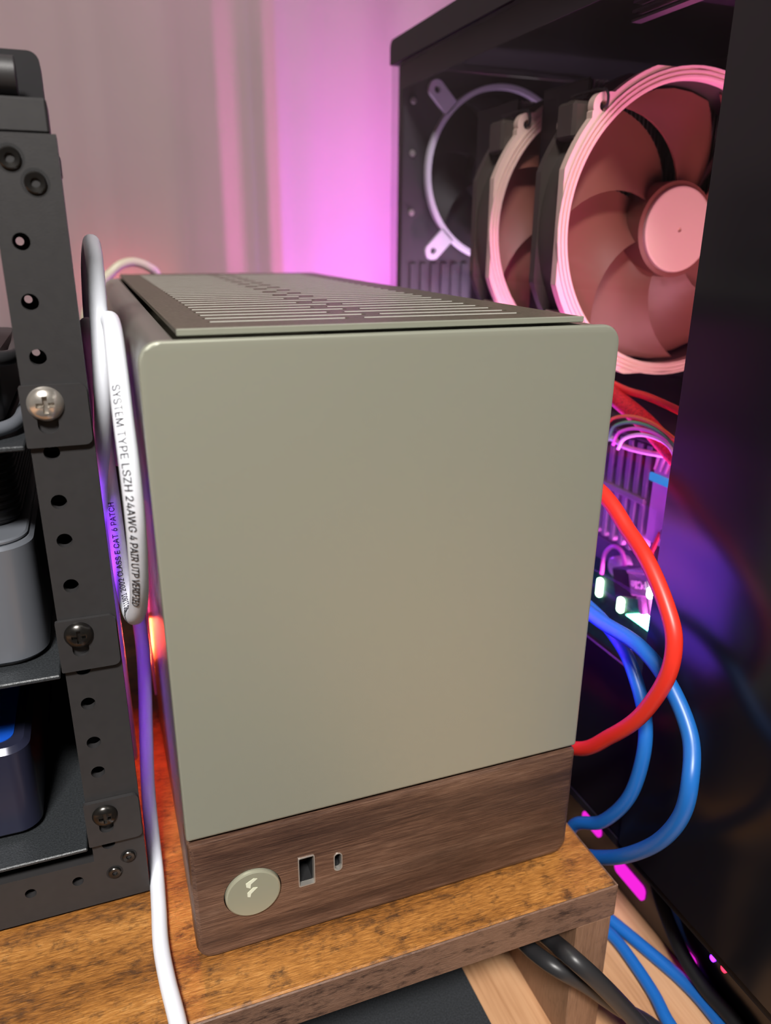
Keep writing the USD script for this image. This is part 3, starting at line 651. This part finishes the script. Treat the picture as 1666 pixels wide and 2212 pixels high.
def cooler_fan(label, c, phase):
    """140 mm round fan facing -y with its front at c"""
    t = thing('cooler_fan', label, 'fan', (c[0], c[1] + 0.0125, c[2] - 0.071))
    x, y, z = c
    R0 = 0.0665
    out = Point(x, z).buffer(0.0752, 40).intersection(sbox(x - 0.0708, z - 0.0708, x + 0.0708, z + 0.0708))
    hole = Point(x, z).buffer(R0, 48)
    ears = [Polygon([(x + sx * 0.0380, z + sz * 0.0585), (x + sx * 0.0500, z + sz * 0.0585), (x + sx * 0.0585, z + sz * 0.0500), (x + sx * 0.0585, z + sz * 0.0380)]).union(Point(x + sx * 0.0525, z + sz * 0.0525).buffer(0.0058)) for sx in (-1, 1) for sz in (-1, 1)]
    holes = [Point(x + sx * 0.0525, z + sz * 0.0525).buffer(0.0024, 6) for sx in (-1, 1) for sz in (-1, 1)]
    flange = out.union(shapely.union_all(ears)).difference(hole).difference(shapely.union_all(holes))
    sleeve = Point(x, z).buffer(0.0700, 40).difference(hole)
    fr = part(t, 'fan_frame', ext_y(flange, y, y + 0.0045), 'cream')
    part(fr, 'fan_sleeve', cat(ext_y(sleeve, y + 0.0045, y + 0.0205), ext_y(flange, y + 0.0205, y + 0.0250)), 'fan_dark')
    for r in (0.0672, 0.0692, 0.0712):
        part(fr, 'rim_step', lathe([(r, 0.0003), (r, -0.0007), (r + 0.0011, -0.0007), (r + 0.0011, 0.0003)], (x, y, z), 'y', 72), 'cream')
    for sz in (-1, 1):
        for sx in (-1, 1):
            part(fr, 'corner_pad', cbox(x + sx * 0.0590 - 0.006, x + sx * 0.0590 + 0.006, y + 0.0050, y + 0.0200, z + sz * 0.047 - 0.008, z + sz * 0.047 + 0.008, 0.0015), 'cream' if sz < 0 else 'fan_dark')  # upper pads share the darkened reflection colour
    rt = part(t, 'hub', lathe([(0, -0.0008), (0.0008, -0.0002), (0.0012, -0.0010), (0.0012, -0.0016), (0.0192, -0.0016), (0.0203, -0.0010), (0.0206, 0.0), (0.0206, 0.0215), (0, 0.0215)], (x, y + 0.003, z), 'y', 56), 'cream', 'round pale hub')
    part(rt, 'hub_sleeve', lathe([(0.0207, 0.0005), (0.0230, 0.0010), (0.0232, 0.0200), (0.0207, 0.0200)], (x, y + 0.003, z), 'y', 48), 'brown')
    for k in range(7):
        part(rt, 'blade', blade((x, 0, z), y + 0.0185, y + 0.0065, 0.0230, 0.0652, phase + k * 2 * math.pi / 7, 0.55), 'brown')
    for a in (0.5, 2.07, 3.64, 5.21):
        part(t, 'strut', cyl((x + 0.018 * math.cos(a), y + 0.0235, z + 0.018 * math.sin(a)), (x + 0.068 * math.cos(a + 0.3), y + 0.0235, z + 0.068 * math.sin(a + 0.3)), 0.0018, 8), 'cream')
    # wire clips hooking through the two left ears
    for sz in (-1, 1):
        ex, ez = x - 0.0525, z + sz * 0.0525
        part(t, 'wire_clip', tube([(ex, y + 0.003, ez), (ex, y - 0.0020, ez), (ex - 0.0005, y - 0.0024, ez + sz * 0.0050), (ex - 0.001, y + 0.003, ez + sz * 0.0072), (ex - 0.001, y + 0.026, ez + sz * 0.0072)], 0.0007, 8, 8), 'black')
    return t


FC = (0.1960, 0.1170, 0.2500)
cooler_fan('pale rimmed fan with brown blades, the front one nearest the glass tower edge', FC, 0.25)
cooler_fan('second pale rimmed fan between the two heat sinks, mostly hidden', (0.1960, 0.1850, 0.2500), 0.75)
ck = thing('cpu_cooler', 'tall finned metal heat sink pair behind the fans in the tower', 'heat sink', (0.21, 0.19, 0.17))
for (ya, yb) in ((0.1425, 0.1845), (0.2105, 0.2600)):
    fins = [cbox(x, x + 0.0007, ya, yb, 0.182, 0.318) for x in np.arange(0.154, 0.262, 0.0026)]
    part(ck, 'fin_stack', cat(*fins), 'fin', kind='stuff')
    part(ck, 'end_plate', cbox(0.1515, 0.1530, ya, yb, 0.181, 0.319, 0.0006), 'case_black')
    part(ck, 'end_plate', cbox(0.2630, 0.2645, ya, yb, 0.181, 0.319, 0.0006), 'case_black')
    for zz in (0.20, 0.225, 0.275, 0.30):
        part(ck, 'heat_pipe', cyl((0.1500, (ya + yb) / 2, zz), (0.2990, (ya + yb) / 2, zz), 0.003, 14), 'metal')
part(ck, 'base_block', cbox(0.270, 0.2995, 0.165, 0.235, 0.215, 0.285, 0.002), 'metal')

rf = thing('case_fan', 'pale thin-rimmed fan on the rear wall inside the tower', 'fan', (RF[0], 0.315, RF[1] - 0.056))
part(rf, 'fan_ring', lathe([(0.0532, 0.0), (0.0562, 0.0), (0.0566, 0.0006), (0.0566, 0.0045), (0.0532, 0.0045)], (RF[0], 0.3015, RF[1]), 'y', 72), 'pale_fan')
for sx in (-1, 1):
    for sz in (-1, 1):
        d = 0.0475
        tab = sbox(-0.0055, -0.012, 0.0055, 0.004).union(Point(0, 0.004).buffer(0.0055, 8)).difference(Point(0, 0.0035).buffer(0.0022, 8))
        tab = affinity.translate(affinity.rotate(tab, (45 if sx * sz < 0 else -45) + (180 if sz < 0 else 0), origin=(0, 0)), RF[0] + sx * d, RF[1] + sz * d)
        part(rf, 'mount_tab', ext_y(tab, 0.3015, 0.3045), 'pale_fan')
hb = part(rf, 'hub', lathe([(0, 0), (0.018, 0), (0.0195, 0.0015), (0.0195, 0.016), (0, 0.016)], (RF[0], 0.306, RF[1]), 'y', 40), 'case_black')
for k in range(7):
    part(hb, 'blade', blade((RF[0], 0, RF[1]), 0.3200, 0.3090, 0.0195, 0.0515, 0.3 + k * 2 * math.pi / 7, 0.4), 'case_black')

# ------------------------------------------------------------------ graphics card and loose parts under the fans
gc = thing('graphics_card', 'grey slotted graphics card with blue light strip under the fans', 'graphics card', (0.23, 0.15, 0.10))
part(gc, 'shroud', cbox(0.1660, 0.2980, 0.0520, 0.0820, 0.0985, 0.1500, 0.003), 'gpu_pale', 'pale plastic end of the card')
part(gc, 'backplate', cbox(0.1640, 0.2980, 0.0500, 0.3000, 0.1505, 0.1530, 0.0006), 'inner_black')
part(gc, 'fin_block', cbox(0.1760, 0.2980, 0.0825, 0.3000, 0.0990, 0.1500), 'inner_black')
for i in range(14):
    y = 0.0835 + i * 0.0072
    part(gc, 'slotted_rib', cbox(0.1665, 0.1762, y, y + 0.0040, 0.0900, 0.1490, 0.0006), 'gpu_grey')
part(gc, 'slotted_rib', cbox(0.1650, 0.1672, 0.0830, 0.3000, 0.1180, 0.1215, 0.0004), 'gpu_grey')
tm = meshkit.text_mesh('///U', 0.0085, 0.0006, True)
v = tm.vertices; tm = trimesh.Trimesh(np.stack([0.1657 - v[:, 2], 0.0790 - v[:, 0] * 0.95, 0.1400 + v[:, 1]], 1), tm.faces[:, ::-1], process=False)
part(gc, 'emblem', tm, 'print_white', 'pale slanted emblem letters', False)
part(gc, 'light_bar', cbox(0.1645, 0.1662, 0.0530, 0.0810, 0.1325, 0.1368, 0.0006), 'led_blue', 'glowing blue strip')
for i in range(5):
    part(gc, 'chip', cbox(0.1640, 0.1665, 0.054 + 0.0052 * (i % 3), 0.057 + 0.0052 * (i % 3), 0.1060 + 0.010 * (i // 3), 0.1110 + 0.010 * (i // 3), 0.0004), 'gpu_grey')

solo('power_cable', tube([(0.1590, 0.150, 0.1850), (0.1590, 0.125, 0.1765), (0.1585, 0.103, 0.1690), (0.1590, 0.082, 0.1620), (0.1590, 0.060, 0.1520), (0.1600, 0.030, 0.138), (0.165, -0.01, 0.12)], 0.0045, 14), 'braid', 'thick red braided power cable inside the tower below the fans', 'cable', smooth=True)
solo('power_cable', tube([(0.1615, 0.150, 0.181), (0.1610, 0.1065, 0.1745), (0.1610, 0.085, 0.1738), (0.1615, 0.0640, 0.1715), (0.163, 0.02, 0.165)], 0.0018, 10), 'red_cable', 'thin orange-red wire just below the front fan rim', 'cable', smooth=True)
WC = [('wire_orange', srgb(220, 120, 70), 'thin orange wire arching over the red braided cable'), ('wire_green', srgb(90, 180, 120), 'thin green wire arching over the red braided cable'), ('wire_pink', srgb(225, 130, 210), 'thin pink wire arching over the red braided cable'), ('wire_white', srgb(225, 215, 235), 'thin white wire arching over the red braided cable')]
for i, (nm, col, lab) in enumerate(WC):
    M[nm] = pbr(nm, col, 0.4)
    o = i * 0.0042
    solo('thin_wire', tube([(0.1540, 0.106 - o, 0.1500 - o * 0.3), (0.1525, 0.100 - o, 0.1595 - o * 0.5), (0.1525, 0.086 - o, 0.1645 - o * 0.5), (0.1530, 0.068 - o * 0.9, 0.1645 - o * 0.6), (0.1560, 0.045, 0.1570 - o), (0.160, 0.01, 0.150 - o)], 0.0009, 8, 10), nm, lab, 'wire', smooth=True)
solo('thin_wire', tube([(0.1605, 0.135, 0.1480), (0.1600, 0.1068, 0.1478), (0.1595, 0.0959, 0.1464), (0.1595, 0.0783, 0.1478), (0.160, 0.05, 0.152)], 0.0013, 8, 10), 'white_cable', 'thin pale wire sagging across the slotted card', 'wire', smooth=True)

cb = thing('circuit_board', 'green circuit board with bright green lights in the tower bottom', 'circuit board', (0.19, 0.13, 0.0105))
part(cb, 'board', cbox(0.1865, 0.1885, 0.0805, 0.2600, 0.0104, 0.0760, 0.0003), 'pcb')
part(cb, 'light_shape', ext_x(Polygon([(0.109, 0.0402), (0.0918, 0.0492), (0.0925, 0.0525), (0.0880, 0.0535), (0.0855, 0.0528), (0.0843, 0.0446), (0.0862, 0.0400), (0.0885, 0.0398)]), 0.1850, 0.1864), 'led_green', 'bright green triangular light')
for (ya, yb, za, zb) in ((0.1340, 0.1385, 0.0395, 0.0512), (0.1130, 0.1178, 0.0388, 0.0478)):
    part(cb, 'led', ext_x(rrect(ya, yb, za, zb, 0.0016, 5), 0.1850, 0.1864), 'led_white', 'glowing pale green bar')
part(cb, 'board_edge', cbox(0.1860, 0.1890, 0.0800, 0.0808, 0.0104, 0.0760), 'gpu_grey')
pl = thing('power_plug', 'grey power plug marked with small letters above the green lights', 'plug', (0.170, 0.078, 0.076))
A3 = math.radians(-20)


def yz_box(cy, cz, w, h, x0, x1, ang, c=0.0006):
    m = cbox(x0, x1, -w / 2, w / 2, -h / 2, h / 2, c); v = m.vertices
    m.vertices = np.stack([v[:, 0], cy + v[:, 1] * math.cos(ang) - v[:, 2] * math.sin(ang), cz + v[:, 1] * math.sin(ang) + v[:, 2] * math.cos(ang)], 1); return m


part(pl, 'plug_body', yz_box(0.0790, 0.0757, 0.0160, 0.0125, 0.1655, 0.1760, A3), 'dark_conn')
part(pl, 'led', ext_x(rrect(0.0668, 0.0706, 0.0728, 0.0785, 0.0015, 5), 0.1640, 0.1653), 'led_white', 'glowing pale green bar')
part(pl, 'plug_shoulder', yz_box(0.0810, 0.0820, 0.0180, 0.0020, 0.1650, 0.1765, A3), 'dark_conn')
part(pl, 'plug_pin', yz_box(0.0775, 0.0640, 0.0040, 0.010, 0.167, 0.172, A3), 'dark_conn')
part(pl, 'plug_pin', yz_box(0.0715, 0.0662, 0.0030, 0.010, 0.167, 0.172, A3), 'dark_conn')
tm = meshkit.text_mesh('PCIe', 0.0038, 0.0003, True); v = tm.vertices - np.array([*(tm.bounds.mean(0)[:2]), 0])
a = A3 + math.pi
u2, w2 = -v[:, 0], v[:, 1]
tm = trimesh.Trimesh(np.stack([0.1654 - v[:, 2], 0.0788 + u2 * math.cos(a) - w2 * math.sin(a), 0.0757 + u2 * math.sin(a) + w2 * math.cos(a)], 1), tm.faces[:, ::-1], process=False)
part(pl, 'lettering', tm, 'print_white', 'small pale upside-down letters', False)
solo('connector_block', yz_box(0.0960, 0.0685, 0.0190, 0.0160, 0.1700, 0.1820, A3), 'blackdeep', 'black connector block left of the grey power plug', 'connector')
sk = thing('connector_socket', 'black tilted socket with two painted red glints near the tower glass edge', 'connector', (0.168, 0.064, 0.105))
part(sk, 'socket_body', yz_box(0.0680, 0.1010, 0.0150, 0.0200, 0.1665, 0.1780, 0.25), 'black')
for k in (-1, 1):
    part(sk, 'glint_bar', yz_box(0.0680 + 0.0036 * k, 0.1015, 0.0028, 0.0150, 0.1655, 0.1668, 0.35), 'braid')  # red bars painted for the glints on the socket
cl = thing('wire_coil', 'pink lit wire loop round a small pale capacitor', 'wire', (0.18, 0.115, 0.07))
part(cl, 'loop', tube([(0.1780, 0.1260, 0.0600), (0.1780, 0.1250, 0.0730), (0.1780, 0.1182, 0.0805), (0.1780, 0.1105, 0.0800), (0.1780, 0.1070, 0.0740), (0.1785, 0.1080, 0.0660)], 0.0011, 8, 8), 'wire_pink', None, True)
part(cl, 'capacitor', lathe([(0, -0.001), (0.0050, -0.001), (0.0060, 0.0), (0.0060, 0.008), (0, 0.008)], (0.1780, 0.1150, 0.0690), 'x', 28), 'gpu_pale')

# ------------------------------------------------------------------ unseen coloured light strips, added to tint the wall and gaps
def unseen_light_strip(name, label, pos, mesh, diodes):
    t = thing(name, label, 'light strip', pos)
    part(t, 'strip_base', mesh, 'print_white')
    for i, (p, d, w, h, col, s) in enumerate(diodes):
        rect_light(f'{t}/glow_{i}', tuple(np.array(p) - ORIGIN[t]), d, w, h, col, s)
    return t


PINK, VIO, RED, MAG = (1.0, 0.20, 0.72), (0.25, 0.08, 1.0), (1.0, 0.06, 0.12), (1.0, 0.16, 0.85)
unseen_light_strip('unseen_light_strip', 'unseen coloured light strip added behind the sage computer to wash the wall', (0.05, 0.52, 0.12), cbox(-0.10, 0.26, 0.510, 0.536, 0.170, 0.172),
            [((-0.056, 0.525, 0.1725), (0, 0.25, 1), 0.016, 0.008, (1.0, 0.14, 0.18), 230), ((0.110, 0.522, 0.1725), (0, 0.25, 1), 0.03, 0.008, MAG, 30), ((0.180, 0.522, 0.1725), (0, 0.25, 1), 0.05, 0.008, MAG, 30)])  # added below view to wash the wall upward
sl = unseen_light_strip('unseen_light_strip', 'unseen slatted light bar added behind the black tower to streak the wall pink', (0.23, 0.36, -0.05), cbox(0.222, 0.246, 0.350, 0.3545, -0.05, 0.384),
                 [((0.2370, 0.3550, 0.17), (-0.6, 1, 0), 0.003, 0.42, PINK, 460), ((0.2310, 0.3550, 0.17), (-0.6, 1, 0), 0.002, 0.22, (0.30, 0.10, 1.0), 800)])  # added line lights that cast the wall streaks
part(sl, 'light_blocker', cbox(0.1600, 0.2150, 0.3735, 0.3750, -0.05, 0.384), 'black')  # added blocker keeping pink light off the wall further left
for a0, a1 in ((0.1640, 0.1662), (0.1795, 0.1802)):
    part(sl, 'slat', cbox(a0, a1, 0.418, 0.426, -0.05, 0.384), 'black')  # added slats that cut the pink light into bands
part(sl, 'slat_foot', cbox(0.1585, 0.246, 0.350, 0.428, -0.056, -0.050), 'black')
part(sl, 'stem', cbox(0.170, 0.182, 0.380, 0.392, DESK, -0.056), 'black')
unseen_light_strip('unseen_light_strip', 'unseen violet light strip added upright on the side plate of the mini rack', (-0.095, 0.06, 0.03), cbox(-0.0957, -0.0947, 0.0560, 0.0640, 0.022, 0.200),
            [((-0.0945, 0.060, 0.180), (1, 0.25, 0), 0.006, 0.030, (1.0, 0.14, 0.42), 4), ((-0.0945, 0.060, 0.135), (1, 0.4, 0), 0.006, 0.055, (0.30, 0.04, 1.0), 11), ((-0.0945, 0.060, 0.072), (1, 0.5, 0), 0.006, 0.070, (0.30, 0.03, 1.0), 13)])  # added out of view to tint the cables violet and pink
unseen_light_strip('unseen_light_strip', 'red and pink light strip added upright on the left side of the sage computer', (-0.077, 0.154, 0.02), cbox(-0.0772, -0.0763, 0.149, 0.159, 0.020, 0.200),
            [((-0.0776, 0.154, 0.180), (-0.6, -1, 0), 0.002, 0.030, (0.35, 0.03, 1.0), 7), ((-0.0776, 0.154, 0.145), (-0.6, -1, 0), 0.002, 0.040, (0.9, 0.05, 0.8), 6),
             ((-0.0776, 0.154, 0.095), (-0.6, -1, 0), 0.002, 0.060, (1.0, 0.06, 0.22), 32), ((-0.0776, 0.154, 0.043), (-0.6, -1, -0.3), 0.002, 0.044, (1.0, 0.09, 0.03), 330)])  # added to colour the gap beside the case
unseen_light_strip('unseen_light_strip', 'violet and blue light strip on the right side of the sage computer', (0.0765, 0.07, 0.04), cbox(0.0762, 0.0768, 0.010, 0.130, 0.055, 0.125),
            [((0.0770, 0.038, 0.090), (1, 0, 0), 0.050, 0.060, (0.16, 0.05, 1.0), 4.5), ((0.0770, 0.095, 0.090), (1, 0, 0), 0.050, 0.060, (0.35, 0.04, 1.0), 4.5)])
bk = thing('gap_darkener', 'black box added on the riser to darken the gap behind the cables', 'dark filler', (-0.10, 0.30, 0.0))  # box added to make the gap behind the cables dark
part(bk, 'body', rounded_block(-0.130, -0.0690, 0.350, 0.385, 0.0, 0.150, 0.005, 0.002), 'black')
part(bk, 'inlet', cbox(-0.108, -0.092, 0.3485, 0.3505, 0.030, 0.045, 0.0005), 'blackdeep')
